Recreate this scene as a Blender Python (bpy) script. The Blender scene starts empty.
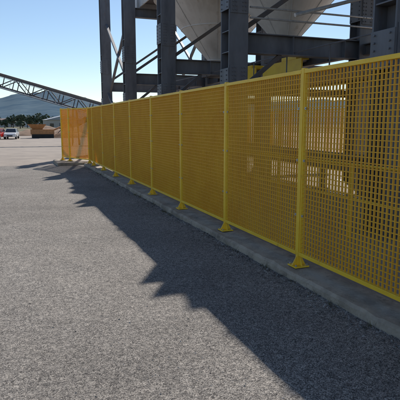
import bpy, bmesh, math, random
from mathutils import Vector, Matrix, noise
random.seed(7)
scene = bpy.context.scene
R = math.radians

# ---------------- materials ----------------
def newmat(name):
    m = bpy.data.materials.new(name); m.use_nodes = True
    nt = m.node_tree; b = nt.nodes["Principled BSDF"]
    return m, nt, b
def paint(name, col, col2=None, rough=0.5, metal=0.0, scale=3.0, bump=0.05, lo=0.4, hi=0.7, detail=5, bscale=60, stretch=(1,1,1), spec=0.5, transl=0, grime=None):
    m, nt, b = newmat(name)
    N = nt.nodes; L = nt.links
    tc = N.new('ShaderNodeTexCoord')
    mp = N.new('ShaderNodeMapping'); mp.inputs['Scale'].default_value = stretch
    L.new(tc.outputs['Object'], mp.inputs['Vector'])
    n = N.new('ShaderNodeTexNoise'); n.inputs['Scale'].default_value = scale; n.inputs['Detail'].default_value = detail; n.inputs['Roughness'].default_value = 0.65
    L.new(mp.outputs[0], n.inputs['Vector'])
    cr = N.new('ShaderNodeValToRGB')
    cr.color_ramp.elements[0].position = lo; cr.color_ramp.elements[1].position = hi
    if col2 is None: col2 = tuple(c*0.6 for c in col)
    cr.color_ramp.elements[0].color = (*col, 1); cr.color_ramp.elements[1].color = (*col2, 1)
    L.new(n.outputs['Fac'], cr.inputs['Fac']); out=cr.outputs[0]
    if grime:   # patchy dirt / rust streaks
        n3=N.new('ShaderNodeTexNoise'); n3.inputs['Scale'].default_value=grime[1]; n3.inputs['Detail'].default_value=6; n3.inputs['Roughness'].default_value=.75
        L.new(mp.outputs[0],n3.inputs['Vector'])
        mr=N.new('ShaderNodeMapRange'); L.new(n3.outputs['Fac'],mr.inputs[0]); mr.inputs[1].default_value=grime[2]; mr.inputs[2].default_value=grime[2]+.1; mr.inputs[4].default_value=grime[3]
        x=N.new('ShaderNodeMix'); x.data_type='RGBA'; L.new(mr.outputs[0],x.inputs[0]); L.new(out,x.inputs[6]); x.inputs[7].default_value=(*grime[0],1); out=x.outputs[2]
    L.new(out, b.inputs['Base Color'])
    b.inputs['Roughness'].default_value = rough; b.inputs['Metallic'].default_value = metal
    b.inputs['Specular IOR Level'].default_value = spec
    if bump>0:
        n2 = N.new('ShaderNodeTexNoise'); n2.inputs['Scale'].default_value = bscale; n2.inputs['Detail'].default_value = 3
        L.new(tc.outputs['Object'], n2.inputs['Vector'])
        bp = N.new('ShaderNodeBump'); bp.inputs['Strength'].default_value = min(1, bump*4); bp.inputs['Distance'].default_value = 0.01
        L.new(n2.outputs['Fac'], bp.inputs['Height']); L.new(bp.outputs[0], b.inputs['Normal'])
    if transl>0:   # moulded fibreglass lets some light through
        tr=N.new('ShaderNodeBsdfTranslucent'); L.new(cr.outputs[0], tr.inputs['Color'])
        mx=N.new('ShaderNodeMixShader'); mx.inputs[0].default_value=transl
        L.new(b.outputs[0],mx.inputs[1]); L.new(tr.outputs[0],mx.inputs[2]); L.new(mx.outputs[0],N['Material Output'].inputs['Surface'])
    return m

YEL  = paint("yellow_grating", (0.95,0.57,0.045), (0.88,0.47,0.035), rough=0.5, scale=1.6, bump=0, transl=.25)
YELF = paint("yellow_frame_paint", (0.95,0.62,0.035), (0.86,0.52,0.03), rough=0.42, scale=4, bump=0.03, grime=((.30,.19,.07),9,.62,.6))
STEEL= paint("weathered_grey_steel_paint", (0.16,0.162,0.18), (0.09,0.092,0.105), rough=0.5, scale=2.2, bump=0.06, stretch=(1,1,0.35), grime=((.13,.085,.06),3.5,.58,.55))
STEEL2=paint("dark_steel", (0.10,0.10,0.11), (0.12,0.085,0.065), rough=0.6, scale=3, bump=0.06)
HOP  = paint("hopper_grey_paint", (0.66,0.65,0.64), (0.46,0.44,0.42), rough=0.5, scale=1.3, bump=0.05, stretch=(1,1,0.25), lo=0.45, hi=0.8, grime=((.30,.25,.2),2.2,.58,.45))
GALV = paint("galvanised_steel", (0.5,0.52,0.54), (0.35,0.36,0.38), rough=0.4, metal=0.6, scale=12)
CONC = paint("kerb_concrete", (0.43,0.36,0.28), (0.24,0.20,0.155), rough=0.9, scale=3.5, bump=0.25, bscale=35, lo=0.42, hi=0.66, grime=((.12,.10,.08),5,.57,.7))
RUBB = paint("black_rubber", (0.02,0.02,0.02), (0.035,0.033,0.03), rough=0.8)
AGG  = paint("aggregate", (0.26,0.23,0.2), (0.12,0.11,0.1), rough=0.95, scale=9, bump=0.25, bscale=30)
STONE= paint("loose_stones", (0.34,0.32,0.295), (0.07,0.066,0.06), rough=0.9, scale=14, bump=0, lo=.42,hi=.58)
WHITE= paint("white_car_paint", (0.75,0.75,0.75), (0.66,0.66,0.66), rough=0.3)
RED  = paint("red_car_paint", (0.6,0.03,0.02), (0.5,0.02,0.02), rough=0.3)
GLASS= paint("dark_glass", (0.02,0.025,0.03), (0.03,0.035,0.04), rough=0.08)
WALL = paint("cream_wall", (0.50,0.46,0.40), (0.42,0.38,0.33), rough=0.8)
ROOF = paint("red_brown_roof", (0.26,0.16,0.13), (0.2,0.13,0.11), rough=0.8)
ROOFG= paint("grey_roof", (0.34,0.36,0.38), (0.27,0.28,0.3), rough=0.6)
ORNG = paint("orange_plant_paint", (0.48,0.22,0.08), (0.32,0.15,0.06), rough=0.6)
BARK = paint("bark", (0.14,0.10,0.07), (0.08,0.06,0.04), rough=0.9)
LEAF = paint("leaves", (0.075,0.105,0.065), (0.11,0.135,0.085), rough=0.8, scale=0.4, bump=0)
EARTH= paint("earth_spoil", (0.30,0.19,0.12), (0.18,0.12,0.08), rough=0.95, scale=0.6, bump=0.2)

def ground_mat():
    m, nt, b = newmat("asphalt_yard"); N = nt.nodes; L = nt.links
    tc = N.new('ShaderNodeTexCoord')
    def noi(s, d=5, r=0.6):
        n = N.new('ShaderNodeTexNoise'); n.inputs['Scale'].default_value = s; n.inputs['Detail'].default_value = d; n.inputs['Roughness'].default_value = r
        L.new(tc.outputs['Object'], n.inputs['Vector']); return n
    def ramp(src, p0, c0, p1, c1):
        r = N.new('ShaderNodeValToRGB'); r.color_ramp.elements[0].position = p0; r.color_ramp.elements[1].position = p1
        r.color_ramp.elements[0].color = (*c0,1); r.color_ramp.elements[1].color = (*c1,1); L.new(src, r.inputs['Fac']); return r
    def mix(t, f, a, c):
        x = N.new('ShaderNodeMix'); x.data_type='RGBA'; x.blend_type=t
        if isinstance(f, float): x.inputs[0].default_value = f
        else: L.new(f, x.inputs[0])
        L.new(a, x.inputs[6]); L.new(c, x.inputs[7]); return x.outputs[2]
    big = ramp(noi(0.45,7,.7).outputs['Fac'], 0.32, (0.25,0.23,0.208), 0.68, (0.395,0.365,0.33))
    vor = N.new('ShaderNodeTexVoronoi'); vor.inputs['Scale'].default_value = 130; vor.inputs['Randomness'].default_value=1; L.new(tc.outputs['Object'], vor.inputs['Vector'])
    sep = N.new('ShaderNodeSeparateColor'); L.new(vor.outputs['Color'], sep.inputs[0])
    chips = ramp(sep.outputs[0], 0.0, (0.4,0.4,0.41), 1.0, (1.55,1.53,1.5))
    c = mix('MULTIPLY', 1.0, big.outputs[0], chips.outputs[0])
    gap = ramp(vor.outputs['Distance'], 0.45, (1,1,1), 0.85, (0.3,0.3,0.31))
    c = mix('MULTIPLY', 1.0, c, gap.outputs[0])
    med = ramp(noi(22,6,0.8).outputs['Fac'], 0.36, (0.55,0.55,0.56), 0.62, (1.2,1.19,1.17))
    c = mix('MULTIPLY', 1.0, c, med.outputs[0])
    sx = N.new('ShaderNodeSeparateXYZ'); L.new(tc.outputs['Object'], sx.inputs[0])
    wob = N.new('ShaderNodeMath'); wob.operation='MULTIPLY_ADD'; L.new(noi(0.6,5).outputs['Fac'], wob.inputs[0]); wob.inputs[1].default_value = 1.2; L.new(sx.outputs['Y'], wob.inputs[2])
    mr = N.new('ShaderNodeMapRange'); L.new(wob.outputs[0], mr.inputs[0]); mr.inputs[1].default_value=20.9; mr.inputs[2].default_value=21.3
    dust = ramp(noi(0.5,7,0.7).outputs['Fac'], 0.35, (0.40,0.34,0.285), 0.65, (0.29,0.25,0.215))
    # bare dusty hardstand beyond the asphalt, and under the plant (x>0.4)
    mrx = N.new('ShaderNodeMapRange'); L.new(sx.outputs['X'], mrx.inputs[0]); mrx.inputs[1].default_value=.15; mrx.inputs[2].default_value=.3
    mxx = N.new('ShaderNodeMath'); mxx.operation='MAXIMUM'; L.new(mr.outputs[0],mxx.inputs[0]); L.new(mrx.outputs[0],mxx.inputs[1])
    c = mix('MIX', mxx.outputs[0], c, dust.outputs[0])
    mr2 = N.new('ShaderNodeMapRange'); L.new(sx.outputs['Y'], mr2.inputs[0]); mr2.inputs[1].default_value=95; mr2.inputs[2].default_value=115
    grass = ramp(noi(0.05,6).outputs['Fac'], 0.4, (0.10,0.10,0.06), 0.6, (0.17,0.15,0.09))
    c = mix('MIX', mr2.outputs[0], c, grass.outputs[0])
    L.new(c, b.inputs['Base Color']); b.inputs['Roughness'].default_value = 0.93
    b.inputs['Specular IOR Level'].default_value = 0.2
    bp = N.new('ShaderNodeBump'); bp.inputs['Strength'].default_value = 0.8; bp.inputs['Distance'].default_value = 0.004; bp.invert=True
    L.new(vor.outputs['Distance'], bp.inputs['Height'])
    bp2 = N.new('ShaderNodeBump'); bp2.inputs['Strength'].default_value = 0.5; bp2.inputs['Distance'].default_value = 0.025
    L.new(noi(14,5,.7).outputs['Fac'], bp2.inputs['Height']); L.new(bp.outputs[0], bp2.inputs['Normal'])
    L.new(bp2.outputs[0], b.inputs['Normal'])
    return m
GROUND = ground_mat()

# ---------------- mesh builder ----------------
class MB:
    def __init__(s): s.v=[]; s.f=[]; s.mi=[]; s.mats=[]
    def m(s, mat):
        if mat not in s.mats: s.mats.append(mat)
        return s.mats.index(mat)
    def face(s, idx, mat): s.f.append(idx); s.mi.append(s.m(mat))
    def box(s, lo, hi, mat, M=None):
        x0,y0,z0=lo; x1,y1,z1=hi
        c=[(x0,y0,z0),(x1,y0,z0),(x1,y1,z0),(x0,y1,z0),(x0,y0,z1),(x1,y0,z1),(x1,y1,z1),(x0,y1,z1)]
        if M: c=[tuple(M@Vector(p)) for p in c]
        n=len(s.v); s.v+=c
        for q in ((0,3,2,1),(4,5,6,7),(0,1,5,4),(1,2,6,5),(2,3,7,6),(3,0,4,7)):
            s.face([n+i for i in q], mat)
    def frame(s, a, b_):
        a=Vector(a); b_=Vector(b_); d=(b_-a); L=d.length; d.normalize()
        up=Vector((0,0,1)) if abs(d.z)<0.95 else Vector((0,1,0))
        x=d.cross(up).normalized(); z=x.cross(d).normalized()
        M=Matrix((x,d,z)).transposed().to_4x4(); M.translation=a
        return M,L
    def beam(s, a, b_, w, h, mat):
        M,L=s.frame(a,b_); s.box((-w/2,0,-h/2),(w/2,L,h/2),mat,M)
    def ibeam(s, a, b_, w, h, mat, t=0.025):
        M,L=s.frame(a,b_)
        s.box((-w/2,0,h/2-t),(w/2,L,h/2),mat,M); s.box((-w/2,0,-h/2),(w/2,L,-h/2+t),mat,M)
        s.box((-t/2,0,-h/2+t),(t/2,L,h/2-t),mat,M)
        k=max(1,int(L/1.4))
        for i in range(1,k):
            y=L*i/k; s.box((-w/2+.01,y-.006,-h/2+t),(w/2-.01,y+.006,h/2-t),mat,M)
    def cyl(s, a, b_, r, mat, n=10, r2=None):
        M,L=s.frame(a,b_); r2=r if r2 is None else r2; k=len(s.v)
        for y,rr in ((0,r),(L,r2)):
            for i in range(n):
                t=2*math.pi*i/n; s.v.append(tuple(M@Vector((rr*math.cos(t),y,rr*math.sin(t)))))
        for i in range(n):
            j=(i+1)%n; s.face([k+i,k+n+i,k+n+j,k+j],mat)
        s.face([k+i for i in range(n)],mat); s.face([k+n+i for i in range(n-1,-1,-1)],mat)
    def obj(s, name, parent=None, bevel=0, smooth=False):
        me=bpy.data.meshes.new(name); me.from_pydata(s.v,[],s.f)
        for mt in s.mats: me.materials.append(mt)
        for p,i in zip(me.polygons,s.mi): p.material_index=i; p.use_smooth=smooth
        me.update()
        bm=bmesh.new(); bm.from_mesh(me); bmesh.ops.recalc_face_normals(bm,faces=bm.faces); bm.to_mesh(me); bm.free()
        o=bpy.data.objects.new(name,me); scene.collection.objects.link(o)
        if bevel:
            md=o.modifiers.new("bevel",'BEVEL'); md.width=bevel; md.segments=2; md.limit_method='ANGLE'
        if parent: o.parent=parent
        return o
def empty(name):
    e=bpy.data.objects.new(name,None); scene.collection.objects.link(e); e.empty_display_size=.2; return e

# ---------------- ground ----------------
def sstep(t): t=max(0,min(1,t)); return t*t*(3-2*t)
def gz(x,y):
    z=-0.85*sstep((y-23)/42)
    if y<30 and abs(x)<14:
        k=sstep((-x)/0.6) if x<0 else 0
        z+=0.03*noise.noise(Vector((x*.55,y*.55,0)))*k
        k2=sstep((-x-.3)/0.6) if x<0 else 0
        z+=0.018*noise.noise(Vector((x*2.1,y*2.1,3)))*k2
        if -.6<x<0: z+=(.028+.03*noise.noise(Vector((2,y*1.1,3))))*sstep((x+.6)/.4)   # grit banked against kerb
    return z
def axis(a,b,fine0,fine1,st):
    out=[]; x=fine0
    while x<=fine1+1e-6: out.append(x); x+=st
    g=st; x=fine1
    while x<b: g*=1.35; x+=g; out.append(x)
    g=st; x=fine0
    while x>a: g*=1.35; x-=g; out.append(x)
    return sorted(out)
gx=axis(-3500,3500,-7,1,0.12); gy=axis(-500,4500,0,24,0.12)
gm=MB(); nx=len(gx)
for y in gy:
    for x in gx: gm.v.append((x,y,gz(x,y)))
for j in range(len(gy)-1):
    for i in range(nx-1):
        gm.face([j*nx+i,j*nx+i+1,(j+1)*nx+i+1,(j+1)*nx+i],GROUND)
gm.obj("ground",smooth=True)

st=MB()
def stone(x,y,r,z0,mat=STONE):
    k=len(st.v); pts=[(0,0,1),(1,0,.1),(.2,1,0),(-.9,.5,.1),(-.7,-.8,0),(.5,-.9,.1)]
    a=random.random()*6.28; ca,sa=math.cos(a),math.sin(a)
    for p in pts:
        q=[c*random.uniform(.7,1.2)*r for c in p]
        st.v.append((x+q[0]*ca-q[1]*sa, y+q[0]*sa+q[1]*ca, z0+q[2]*.7))
    for i in range(5): st.face([k,k+1+i,k+1+(i+1)%5],mat)
for i in range(22000):
    y=1.2+ (random.random()**1.7)*13; x=-5.6+random.random()*5.35
    st2=random.choice((.003,.003,.004,.004,.005,.007))
    if random.random()<.02: st2=.012
    if noise.noise(Vector((x*.9,y*.9,9)))+random.uniform(-.3,.3)< -.05: continue
    stone(x,y,st2*random.uniform(.8,1.3),gz(x,y)-.001)
for i in range(3000):
    y=1.5+random.random()*17; x=-.19-abs(random.gauss(0,.10)); stone(x,y,random.choice((.004,.006,.008,.011,.017)),gz(x,y))
st.obj("gravel")

# ---------------- kerb ----------------
kb=MB(); prof=[(-.19,-.05),(-.182,.085),(-.16,.113),(.20,.123),(.22,.10),(.22,-.05)]
ys=[-1+0.05*i for i in range(411)]
for yi in ys:
    for (px_,pz) in prof:
        jx=.022*noise.noise(Vector((px_*3,yi*2.3,pz*9)))+.016*noise.noise(Vector((px_*9,yi*8,pz*9)))
        jz=.012*noise.noise(Vector((px_*5,yi*1.7,pz*5+7)))
        chip=-.04*max(0,noise.noise(Vector((yi*3.1,px_*2,11)))-.2)*2 if (pz>.08 and px_<0) else 0
        kb.v.append((px_+jx-chip,yi,pz+(jz+chip if pz>0 else 0)))
n=len(prof)
for j in range(len(ys)-1):
    for i in range(n-1):
        kb.face([j*n+i,j*n+i+1,(j+1)*n+i+1,(j+1)*n+i],CONC)
kb.face([ (len(ys)-1)*n+i for i in range(n)],CONC)
kb.obj("concrete_kerb")

# ---------------- fence ----------------
SP=1.966; Y0=4.52; ZB=0.25; ZT=2.25
def fence_run(parent, p0, p1, ncell=37):
    p0=Vector((p0[0],p0[1],0)); p1=Vector((p1[0],p1[1],0)); d=p1-p0; L=d.length; d.normalize()
    nrm=Vector((d.y,-d.x,0))
    M=Matrix((d,-nrm,Vector((0,0,1)))).transposed().to_4x4(); M.translation=p0
    g=MB(); a=.045; b_=L-.045; z0=ZB+.04; z1=ZT-.04
    pitch=(b_-a)/ncell; t=.0078; dp=.0095
    for i in range(1,ncell):
        x=a+pitch*i; j=random.uniform(-.0014,.0014)
        g.box((x-t/2+j,-dp,z0),(x+t/2+j,dp,z1),YEL,M)
    nz=round((z1-z0)/pitch); pz=(z1-z0)/nz
    for i in range(1,nz):
        z=z0+pz*i+random.uniform(-.0012,.0012); g.box((a,-dp+.002,z-t/2),(b_,dp-.002,z+t/2),YEL,M)
    g.obj("grating",parent)
    f=MB()
    f.box((.03,-.025,ZT-.04),(L-.03,.025,ZT),YELF,M); f.box((.03,-.025,ZB),(L-.03,.025,ZB+.04),YELF,M)
    f.box((.03,-.02,ZB+.04),(.045,.02,ZT-.04),YELF,M); f.box((L-.045,-.02,ZB+.04),(L-.03,.02,ZT-.04),YELF,M)
    f.obj("frame",parent,bevel=.003)
    c=MB()
    for zz in (ZB+.45,ZB+1.05,ZB+1.6):
        for xx in (.065,L-.065):
            for s_ in (-1,1):
                lo_,hi_=sorted((s_*.0125,s_*.017))
                c.box((xx-.013,lo_,zz-.013),(xx+.013,hi_,zz+.013),GALV,M)
                c.cyl(M@Vector((xx,s_*.015,zz)),M@Vector((xx,s_*.026,zz)),.006,GALV,6)
    c.obj("clips",parent)
def post(parent,x,y,ang=0):
    M=Matrix.Translation((x,y,0))@Matrix.Rotation(ang,4,'Z'); f=MB()
    f.box((-.025,-.025,.14),(.025,.025,ZT+.015),YELF,M)
    f.box((-.09,-.08,.124),(.09,.08,.14),YELF,M)
    for s_ in (-1,1):
        k=len(f.v)
        pts=[(s_*.025,-.006,.14),(s_*.085,-.006,.14),(s_*.025,-.006,.25),(s_*.025,.006,.14),(s_*.085,.006,.14),(s_*.025,.006,.25)]
        f.v+=[tuple(M@Vector(p)) for p in pts]
        for q in ((0,1,2),(3,5,4),(0,3,4,1),(1,4,5,2),(2,5,3,0)): f.face([k+i for i in q],YELF)
        k=len(f.v)
        pts=[(-.006,s_*.025,.14),(-.006,s_*.075,.14),(-.006,s_*.025,.25),(.006,s_*.025,.14),(.006,s_*.075,.14),(.006,s_*.025,.25)]
        f.v+=[tuple(M@Vector(p)) for p in pts]
        for q in ((0,1,2),(3,5,4),(0,3,4,1),(1,4,5,2),(2,5,3,0)): f.face([k+i for i in q],YELF)
    for bx in (-.07,.07):
        for by in (-.06,.06): f.cyl(M@Vector((bx,by,.14)),M@Vector((bx,by,.157)),.011,GALV,6)
    f.obj("post",parent,bevel=.002)
fe=empty("yellow_mesh_fence")
YS=[Y0+SP*i for i in range(-3,8)]; YS.append(19.25)
for i,y in enumerate(YS):
    post(fe,0,y)
    if i<len(YS)-1: fence_run(fe,(0,y),(0,YS[i+1]), ncell=37 if YS[i+1]-y>1.5 else 18)
fe2=empty("yellow_mesh_gate")
gp=[(0.0,19.25),(-.57,20.7),(-.8,21.3)]
for a,b_,nc in ((gp[0],gp[1],28),(gp[1],gp[2],11)): fence_run(fe2,a,b_,ncell=nc)
for p in gp[1:]: post(fe2,p[0],p[1],math.atan2(-.57,1.45)*-1)
gb=MB(); gb.box((-1.15,19.9,-.05),(.2,21.7,.123),CONC); gb.obj("concrete_plinth",bevel=.02)

rf=empty("yellow_mesh_fence")
for i in range(11):
    y=2+2.4*i; post(rf,9.6,y)
    if i<10: fence_run(rf,(9.6,y),(9.6,y+2.4),ncell=24)

# ---------------- plant structure ----------------
plant=empty("steel_hopper_structure")
rows=[.33,5.93,11.55,17.17,22.79,28.4]
def column(x,y,z1,w=.52,d=.5,part="column"):
    c=MB(); t=.035
    c.box((x-w/2,y-d/2,0.02),(x+w/2,y-d/2+t,z1),STEEL); c.box((x-w/2,y+d/2-t,0.02),(x+w/2,y+d/2,z1),STEEL)
    c.box((x-.02,y-d/2+t,0.02),(x+.02,y+d/2-t,z1),STEEL)
    c.box((x-.45,y-.45,-.02),(x+.45,y+.45,.02),STEEL)
    for zz in (2.6,3.42,3.92,5.4):
        c.box((x-w/2+.01,y-d/2+t,zz-.012),(x+w/2-.01,y+d/2-t,zz+.012),STEEL)
    for zc,hh in ((2.75,.35),(4.75,.42)):
        c.box((x-w/2+.03,y-d/2-.022,zc-hh),(x+w/2-.03,y-d/2-.002,zc+hh),STEEL)
        z=zc-hh+.07
        while z<zc+hh-.03:
            for bx in (-.17,-.09,.09,.17): c.cyl((x+bx,y-d/2-.022,z),(x+bx,y-d/2-.046,z),.017,STEEL,6)
            z+=.095
        c.box((x-w/2-.02,y-d/2+.003,zc-hh*.8),(x-w/2-.002,y+d/2-.003,zc+hh*.8),STEEL)
        z=zc-hh*.8+.06
        while z<zc+hh*.8-.03:
            for by in (-.16,.16): c.cyl((x-w/2-.02,y+by,z),(x-w/2-.042,y+by,z),.017,STEEL,6)
            z+=.11
    c.obj(part,plant,bevel=.003)
X1=2.5; X2=6.4
for y in rows:
    column(X1,y,6.8 if y<20 else (7.4 if y<24 else 8.6)); column(X2,y,6.8 if y<24 else 8.6,.46,.46)
    b=MB(); zc=3.67
    b.ibeam((X1+.02,y,zc),(X2+2.6,y,zc),.3,.5,STEEL)
    if y<24: b.ibeam((X1+.3,y,6.6),(X2+2.2,y,6.6),.3,.4,STEEL)
    b.obj("cross_beam",plant,bevel=.003)
b=MB()
b.ibeam((X2,rows[0],3.67),(X2,rows[5],3.67),.2,.3,STEEL2)
for X in (X1+.03,X2+.03):
    b.beam((X,rows[4]+.2,3.4),(X,rows[5]-.2,7.0),.12,.12,STEEL); b.beam((X+.13,rows[4]+.2,7.0),(X+.13,rows[5]-.2,3.4),.12,.12,STEEL)
    b.beam((X,rows[4]+.2,.4),(X,rows[5]-.2,3.3),.12,.12,STEEL); b.beam((X+.13,rows[4]+.2,3.3),(X+.13,rows[5]-.2,.4),.12,.12,STEEL)
for y in rows[1:]:
    b.beam((X1+.25,y+.12,4.0),(X2-.25,y+.12,6.3),.11,.11,STEEL2)
for y in rows[:-1]:
    b.beam((X1+.2,y-.05,2.55),(X1+1.3,y-.05,3.42),.1,.1,STEEL2)
b.obj("bracing",plant)

# hoppers
CX=5.65
for k,yc in enumerate((3.13,8.74,14.36,19.98)):
    h=MB(); n=56; r0=.36; r1=2.64; z0=4.3; z1=6.8
    rings=[(r0,3.9),(r0,z0),(r1,z1),(r1,7.3)]
    for (r,z) in rings:
        for i in range(n):
            t=2*math.pi*i/n; h.v.append((CX+r*math.cos(t),yc+r*math.sin(t),z))
    for j in range(3):
        for i in range(n):
            h.face([j*n+i,j*n+(i+1)%n,(j+1)*n+(i+1)%n,(j+1)*n+i],HOP)
    h.obj("hopper_cone",plant,smooth=False)
    hh=MB()
    for (r,z,w) in ((r0+.07,z0,.03),(1.53,5.57,.05),(r1+.03,z1-.06,.06)):
        kk=len(hh.v)
        for i in range(n):
            t=2*math.pi*i/n
            for (dr,dz) in ((0,-w/2),(0,w/2),(-.12,w/2),(-.12,-w/2)):
                hh.v.append((CX+(r+dr)*math.cos(t),yc+(r+dr)*math.sin(t),z+dz))
        for i in range(n):
            j=(i+1)%n
            for q in range(4):
                hh.face([kk+i*4+q,kk+j*4+q,kk+j*4+(q+1)%4,kk+i*4+(q+1)%4],HOP)
    hh.box((CX-.5,yc-.5,3.62),(CX+.5,yc+.5,3.92),STEEL2)
    for i in range(8):
        t=2*math.pi*(i+.5)/8
        a=Vector((math.cos(t),math.sin(t),0))
        hh.beam(Vector((CX,yc,4.35))+a*.40,Vector((CX,yc,6.75))+a*2.6,.012,.04,HOP)
    hh.obj("hopper_stiffeners",plant)
# added bin over the cones, shades the fence; heaped top jags the shadow edge
w=MB(); y0,y1=.4,24.0; xw=3.02
w.box((xw,y0,6.86),(xw+.05,y1,7.5),HOP); w.box((8.3,y0,6.86),(8.35,y1,7.5),HOP)
w.box((xw+.05,y0,6.86),(8.3,y0+.05,7.5),HOP); w.box((xw+.05,y1-.05,6.86),(8.3,y1,7.5),HOP)
w.box((xw+.05,y0+.05,7.30),(8.3,y1-.05,7.34),STEEL2)
yy=y0+.3
while yy<y1: w.box((xw-.06,yy-.03,6.88),(xw,yy+.03,7.47),HOP); yy+=.93
w.obj("added_shade_bin",plant)
ag=MB(); xs=[3.075,3.13,3.22,3.36,3.6,4.2,5.2,6.4,7.4,8.29]; na=len(xs); nyy=420  # added heap, lumps shaped to give the ground shadow its jagged edge
for j in range(nyy):
    y=y0+.06+(y1-y0-.12)*j/(nyy-1)
    off=.30*math.exp(-((y-9.6)/1.1)**2)-.16*math.exp(-((y-13.6)/1.6)**2)  # lifts and lowers the heap to place the shadow edge
    for i,x in enumerate(xs):
        e=0 if i in (0,na-1) else 1
        lump=.62*noise.noise(Vector((x*.4,y*.62,2)))+.42*noise.noise(Vector((x*.6,y*1.7,5)))+.22*noise.noise(Vector((x,y*4.3,8)))+off
        rise=.55*min(x-3.1,8.2-x)
        ag.v.append((x,y,7.49+e*(.12+max(-.1,lump)+max(0,rise)*.9)))
for j in range(nyy-1):
    for i in range(na-1): ag.face([j*na+i,j*na+i+1,(j+1)*na+i+1,(j+1)*na+i],AGG)
ag.obj("shadow_edge_heap",plant)

# discharge conveyor under hoppers
cv=empty("discharge_conveyor")
c=MB()
c.box((CX-.55,0,3.02),(CX+.55,24,3.1),RUBB)
for X in (CX-.7,CX+.62): c.box((X,0,2.8),(X+.08,24,3.05),STEEL2)
for i in range(17):
    y=.6+1.4*i; c.box((CX-.62,y-.04,2.78),(CX+.62,y+.04,2.86),STEEL2)
c.obj("belt_frame",cv)
g=MB()
for y in (11.9,14.6):
    g.box((CX-.95,y,3.12),(CX-.9,y+2.2,3.45),YELF)
    g.box((CX-.93,y+.3,3.45),(CX-.5,y+1.1,3.56),YELF)
g.obj("guards",cv,bevel=.01)
wl=MB()
wl.box((3.3,0,2.62),(4.2,24,2.66),STEEL2)
for i in range(13):
    y=.4+1.9*i
    wl.cyl((4.18,y,2.66),(4.18,y,3.5),.018,STEEL,8)
wl.cyl((4.18,.4,3.5),(4.18,.4+1.9*12,3.5),.018,STEEL,8)
for i in range(5): wl.ibeam((2.6,rows[i]+.3,2.5),(6.3,rows[i]+.3,2.5),.15,.2,STEEL2)
wl.obj("walkway",cv)
mc=empty("ground_conveyor")
c=MB()
for X in (3.6,4.7): c.ibeam((X,1.5,.75),(X,22,.95),.1,.24,STEEL2)
c.box((3.66,1.5,.94),(4.64,22,.97),RUBB)
for i in range(9):
    y=2+2.4*i
    for X in (3.6,4.7): c.box((X-.05,y-.05,0),(X+.05,y+.05,.7),STEEL2)
c.obj("frame",mc)
g=MB()
for y in (5.6,13.4):
    g.box((3.0,y,.45),(3.45,y+.8,.95),YELF); g.cyl((3.0,y+.3,.7),(2.6,y+.3,.7),.15,GALV,14); g.box((2.7,y-.1,0),(3.6,y+1.0,.12),CONC)
for i in range(10):
    y=1.6+2.1*i
    g.cyl((1.7,y,0),(1.7,y,1.1),.024,YELF,8)
for z in (.6,1.1): g.cyl((1.7,1.6,z),(1.7,1.6+2.1*9,z),.021,YELF,8)
g.obj("guards_and_motors",mc,bevel=.008)
hp=MB()
hp.cyl((2.9,9.4,3.95),(6.9,9.6,5.1),.04,GALV,12)
for z in (4.25,4.5): hp.cyl((2.8,11.3,z),(7.7,11.3,z),.025,GALV,8)
hp.obj("service_pipes",plant)

# ---------------- inclined conveyor in the distance ----------------
ic=empty("inclined_conveyor")
A=Vector((-24,62.5,11.6)); B=Vector((10.5,48.5,.9)); d=(B-A); L=d.length
c=MB(); M,_=c.frame(A,B)
hw=.65; H=1.15
def P(x,y,z): return M@Vector((x,y,z))
nb=int(L/1.5); s=L/nb
for X in (-hw,hw):
    c.beam(P(X,0,0),P(X,L,0),.16,.2,STEEL2); c.beam(P(X,0,H),P(X,L,H),.16,.24,STEEL2)
    for i in range(nb+1):
        c.beam(P(X,i*s,0),P(X,i*s,H),.09,.09,STEEL2)
        if i<nb: c.beam(P(X,i*s,0 if i%2 else H),P(X,(i+1)*s,H if i%2 else 0),.08,.08,STEEL2)
for i in range(nb+1): c.beam(P(-hw,i*s,.0),P(hw,i*s,.0),.07,.07,STEEL2)
c.box((-.5,0,H+.14),(.5,L,H+.18),RUBB,M)
for i in range(nb*1): c.beam(P(-hw,i*s+.3,H+.09),P(hw,i*s+.3,H+.09),.06,.1,STEEL2)
c.box((hw+.1,0,-.02),(hw+.8,L,.03),GALV,M)
for i in range(nb+1): c.beam(P(hw+.8,i*s,0),P(hw+.8,i*s,1.0),.04,.04,GALV)
c.beam(P(hw+.8,0,1.0),P(hw+.8,L,1.0),.04,.04,GALV)
for tt in (.2,.45,.8):
    q=A+d*tt; zb=gz(q.x,q.y)
    for sx in (-1,1):
        c.beam(q+Vector((.25*sx,.7*sx,0)),Vector((q.x+.5*sx,q.y+1.2*sx,zb)),.15,.15,STEEL2)
    for f_ in (.35,.7):
        zz=zb+(q.z-zb)*f_; w_=.5-(.25*f_)
        c.beam((q.x-w_,q.y-w_*2.4,zz),(q.x+w_,q.y+w_*2.4,zz),.1,.1,STEEL2)
c.obj("truss",ic)

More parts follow.
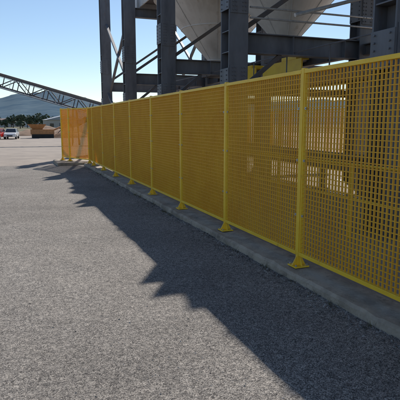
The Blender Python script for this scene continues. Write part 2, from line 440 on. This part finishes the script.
# ---------------- vehicles ----------------
def car(name,x,y,ang,mat):
    e=empty(name); e.location=(x,y,gz(x,y)); e.rotation_euler=(0,0,ang)
    b=MB()
    prof=[(-2.2,.35),(-2.25,.75),(-2.1,.98),(-1.25,1.04),(1.0,1.0),(2.0,.86),(2.2,.7),(2.22,.35)]
    k=len(b.v)
    for sx,ww in ((-1,.86),(1,.86)):
        for (py,pz) in prof: b.v.append((sx*ww,py,pz))
    n=len(prof)
    for i in range(n): b.face([k+i,k+(i+1)%n,k+n+(i+1)%n,k+n+i],mat)
    b.face(list(range(k,k+n)),mat); b.face(list(range(k+n,k+2*n)),mat)
    b.obj("body",e,bevel=.06)
    c2=MB(); cp=[(-1.75,1.0,.8),(-1.3,1.5,.66),(.25,1.52,.66),(1.05,1.0,.8)]
    for sx in (-1,1):
        for (py,pz,w_) in cp: c2.v.append((sx*w_,py,pz))
    for i in range(3): c2.face([i,i+1,5+i,4+i],mat if i==1 else GLASS)
    c2.face([0,1,2,3],GLASS); c2.face([4,5,6,7],GLASS); c2.obj("cabin",e)
    r_=MB(); r_.box((-.67,-1.28,1.5),(.67,.24,1.56),mat)
    for sx in (-1,1): r_.beam((sx*.82,-.5,1.0),(sx*.68,-.5,1.5),.05,.08,mat)
    for sx in (-1,1):
        r_.beam((sx*.82,1.03,1.0),(sx*.67,.25,1.52),.06,.06,mat); r_.beam((sx*.82,-1.73,1.0),(sx*.67,-1.29,1.52),.06,.06,mat)
        r_.box((sx*.62-.15,2.2,.62),(sx*.62+.15,2.25,.78),WHITE); r_.box((sx*.68-.1,-2.27,.7),(sx*.68+.1,-2.24,.9),RED)
        r_.box((sx*.95-.08,.8,1.0),(sx*.95+.08,.9,1.13),mat)
    r_.box((-.4,2.2,.42),(.4,2.25,.6),RUBB); r_.obj("trim",e)
    w_=MB()
    for sx in (-1,1):
        for py in (-1.4,1.4):
            w_.cyl((sx*.68,py,.33),(sx*.9,py,.33),.33,RUBB,18); w_.cyl((sx*.9,py,.33),(sx*.915,py,.33),.19,GALV,12)
    w_.obj("wheels",e)
car("parked_car",-2.2,81,R(172),WHITE)
car("parked_car",-4.3,79.5,R(165),RED)

def shed(x,y,w,dp,h,ang,wall,roof,name):
    e=empty(name); z=gz(x,y); e.location=(x,y,z); e.rotation_euler=(0,0,ang)
    b=MB(); b.box((-w/2,-dp/2,0),(w/2,dp/2,h),wall); b.obj("walls",e)
    r_=MB(); rh=h+w*.13
    r_.v+=[(-w/2-.4,-dp/2-.4,h+.02),(0,-dp/2-.4,rh),(w/2+.4,-dp/2-.4,h+.02),(-w/2-.4,dp/2+.4,h+.02),(0,dp/2+.4,rh),(w/2+.4,dp/2+.4,h+.02)]
    for q in ((0,1,4,3),(1,2,5,4),(0,2,1),(3,4,5),(0,3,5,2)): r_.face(list(q),roof)
    r_.obj("roof",e)
    o=MB(); k=max(2,int(w/2.6))
    for i in range(k):
        xx=-w/2+w*(i+.5)/k
        if i==1: o.box((xx-.6,-dp/2-.04,0),(xx+.6,-dp/2-.003,2.2),STEEL2)
        else: o.box((xx-.6,-dp/2-.04,1),(xx+.6,-dp/2-.003,2.1),GLASS)
    o.obj("windows_and_door",e)
shed(-12,150,14,8,3.4,R(-8),WALL,ROOFG,"site_building")
shed(15,170,12,8,3.2,R(5),WALL,ROOFG,"site_building")
for i,(hx,hy) in enumerate(((-4,265),(3,292),(10,262),(18,300),(25,268),(34,286),(-9,310),(14,330),(29,340))):
    shed(hx,hy,8,6,3.2,R(random.uniform(-35,35)),WALL if i%2 else HOP,ROOF if i%3==0 else ROOFG,"house")
ms=empty("mobile_screening_machine"); ms.location=(2.9,84,gz(0,84))
b=MB(); b.box((-2.2,-1,.6),(1.4,1,1.4),ORNG); b.beam((1.2,0,1.2),(3.9,0,2.3),.9,.25,ORNG)
b.v+=[(-2.6,-1.2,2.2),(0.2,-1.2,2.2),(.2,1.2,2.2),(-2.6,1.2,2.2),(-1.9,-.7,1.4),(-.4,-.7,1.4),(-.4,.7,1.4),(-1.9,.7,1.4)]
k=len(b.v)-8
for q in ((0,1,5,4),(1,2,6,5),(2,3,7,6),(3,0,4,7),(4,5,6,7)): b.face([k+i for i in q],ORNG)
for sy in (-1,1):
    b.box((-2,sy*.9-.25,0),(1.3,sy*.9+.25,.6),RUBB)
b.beam((3,0,1.8),(2.0,0,.7),.1,.1,STEEL2); b.obj("body",ms,bevel=.04)
def heap(x,y,r,h,mat,name="earth_stockpile"):
    b=MB(); n=28; m=9
    b.v.append((x,y,gz(x,y)+h))
    for j in range(1,m+1):
        for i in range(n):
            t=2*math.pi*i/n; q=j/m
            rr=r*q*(1+.18*noise.noise(Vector((math.cos(t)*1.5,math.sin(t)*1.5,x))))
            zz=h*(1-q)**.9 + (.12*h*noise.noise(Vector((q*4+x,math.cos(t)*3,math.sin(t)*3))) if j<m else -.1)
            b.v.append((x+rr*math.cos(t),y+rr*math.sin(t),gz(x,y)+zz))
    for i in range(n): b.face([0,1+i,1+(i+1)%n],mat)
    for j in range(m-1):
        for i in range(n):
            a=1+j*n; b.face([a+i,a+n+i,a+n+(i+1)%n,a+(i+1)%n],mat)
    b.obj(name,smooth=True)
heap(6.8,86,3.6,1.7,EARTH); heap(12,96,6,2.6,AGG); heap(-14,105,5,1.8,EARTH); heap(1,100,3.5,1.2,EARTH)
heap(5,108,6,1.8,EARTH); heap(7,33,2.2,1.2,AGG); heap(16,40,6,3,AGG)

def trees(name,specs):
    t=MB()
    for (x,y,h) in specs:
        z=gz(x,y)
        t.cyl((x,y,z),(x+random.uniform(-.3,.3),y,z+h*.5),.22,BARK,7,.12)
        cl=[]
        for i in range(8):
            a=random.random()*6.28; r=h*.3*random.random()**.5
            cl.append((x+r*math.cos(a),y+r*math.sin(a),z+h*random.uniform(.3,.9),h*random.uniform(.1,.2)))
            t.beam((x,y,z+h*.4),(cl[-1][0],cl[-1][1],cl[-1][2]),.07,.07,BARK)
        for (cx,cy,cz,cr) in cl:
            for k in range(40):
                v=Vector((random.gauss(0,1),random.gauss(0,1),random.gauss(0,.8))); v.normalize(); v*=cr*random.uniform(.6,1.1)
                p=Vector((cx,cy,cz))+v; s_=random.uniform(.2,.5)
                u=Vector((random.uniform(-1,1),random.uniform(-1,1),random.uniform(-1,1))).normalized()
                w_=u.cross(Vector((random.uniform(-1,1),random.uniform(-1,1),random.uniform(-1,1)))).normalized()
                q=len(t.v); t.v+=[tuple(p+u*s_),tuple(p+w_*s_),tuple(p-u*s_),tuple(p-w_*s_*.7)]; t.face([q,q+1,q+2,q+3],LEAF)
    t.obj(name)
sp=[]
for i in range(110):
    y=random.uniform(200,350); a=R(random.uniform(-8,20)); sp.append((y*math.tan(a)-2.95,y,random.uniform(3,6)))
trees("tree_belt",sp)

def hills():
    m,nt,bs=newmat("hazed_forest_hill"); N=nt.nodes; L=nt.links
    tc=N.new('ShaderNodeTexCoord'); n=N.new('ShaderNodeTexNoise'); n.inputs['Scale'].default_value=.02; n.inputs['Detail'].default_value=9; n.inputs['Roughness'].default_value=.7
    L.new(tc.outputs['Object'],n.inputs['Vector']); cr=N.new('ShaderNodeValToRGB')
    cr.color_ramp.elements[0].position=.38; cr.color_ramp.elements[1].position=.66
    cr.color_ramp.elements[0].color=(.075,.12,.165,1); cr.color_ramp.elements[1].color=(.14,.19,.22,1)  # blue distance haze is mixed into the forest colour
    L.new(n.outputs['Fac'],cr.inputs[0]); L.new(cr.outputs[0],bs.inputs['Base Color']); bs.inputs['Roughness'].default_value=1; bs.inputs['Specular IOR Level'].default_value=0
    h=MB(); angs=[-80+.3*i for i in range(int(160/.3)+1)]; rad=[(450,0),(600,.18),(800,.42),(1000,.62),(1250,.85),(1500,1),(1800,.8),(2300,.3)]
    key=[(-80,16),(-20,18),(-6,19),(-1,22),(2,27),(5,31),(8,25),(10.5,17),(13,15),(30,22),(80,15)]
    for a in angs:
        for i in range(len(key)-1):
            if key[i][0]<=a<=key[i+1][0]:
                t=(a-key[i][0])/(key[i+1][0]-key[i][0]); pxh=key[i][1]*(1-sstep(t))+key[i+1][1]*sstep(t); break
        for (r,f) in rad:
            H_=pxh/490*1500
            x=r*math.sin(R(a)); y=r*math.cos(R(a))
            z=H_*f*(1+.18*noise.noise(Vector((x*.004,y*.004,1)))) + (f*5*noise.noise(Vector((x*.02,y*.02,1))))+ f*3*noise.noise(Vector((x*.08,y*.08,1)))-2
            h.v.append((x-2.95,y,z))
    k=len(rad)
    for j in range(len(angs)-1):
        for i in range(k-1): h.face([j*k+i,j*k+i+1,(j+1)*k+i+1,(j+1)*k+i],m)
    h.obj("hills",smooth=True)
hills()

GR=paint("dry_weeds",(0.16,0.15,0.05),(0.09,0.11,0.04),rough=.9,scale=5,bump=0)
wd=MB()
for i in range(30):
    y=random.uniform(2.5,18); x=-.22+random.uniform(-.03,.02)
    for k in range(random.randint(4,14)):
        a=random.random()*6.28; l=random.uniform(.02,.08); q=len(wd.v)
        bx=x+random.uniform(-.03,.03); by=y+random.uniform(-.05,.05); zz=gz(bx,by)
        wd.v+=[(bx-.003,by,zz),(bx+.003,by+.003,zz),(bx+math.cos(a)*l*.6,by+math.sin(a)*l*.6,zz+l)]; wd.face([q,q+1,q+2],GR)
wd.obj("weeds")

# ---------------- light ----------------
sv=Vector((.379,.6565,.652)).normalized()
elev=math.asin(sv.z); az=math.atan2(sv.x,sv.y)
ld=bpy.data.lights.new("sun",'SUN'); ld.energy=5.0; ld.angle=R(.53); ld.color=(1,.95,.88)
lo=bpy.data.objects.new("sun",ld); scene.collection.objects.link(lo); lo.rotation_euler=sv.to_track_quat('Z','Y').to_euler()
wd_=bpy.data.worlds.new("World"); scene.world=wd_; wd_.use_nodes=True; nt=wd_.node_tree
sk=nt.nodes.new('ShaderNodeTexSky'); sk.sky_type='NISHITA'; sk.sun_disc=False; sk.sun_elevation=elev; sk.sun_rotation=az
sk.air_density=1.0; sk.dust_density=.15; sk.ozone_density=2.5; sk.altitude=300
nt.links.new(sk.outputs[0],nt.nodes['Background'].inputs[0]); nt.nodes['Background'].inputs[1].default_value=.112

# ---------------- camera ----------------
cd=bpy.data.cameras.new("camera"); cd.lens=44.1; cd.sensor_width=36; cd.clip_end=8000; cd.clip_start=.05
co=bpy.data.objects.new("camera",cd); scene.collection.objects.link(co)
co.location=(-2.95,0,1.71); co.rotation_euler=(R(90-9.05),0,R(-21.4))
scene.camera=co
scene.view_settings.view_transform='Standard'; scene.view_settings.look='None'; scene.view_settings.exposure=0
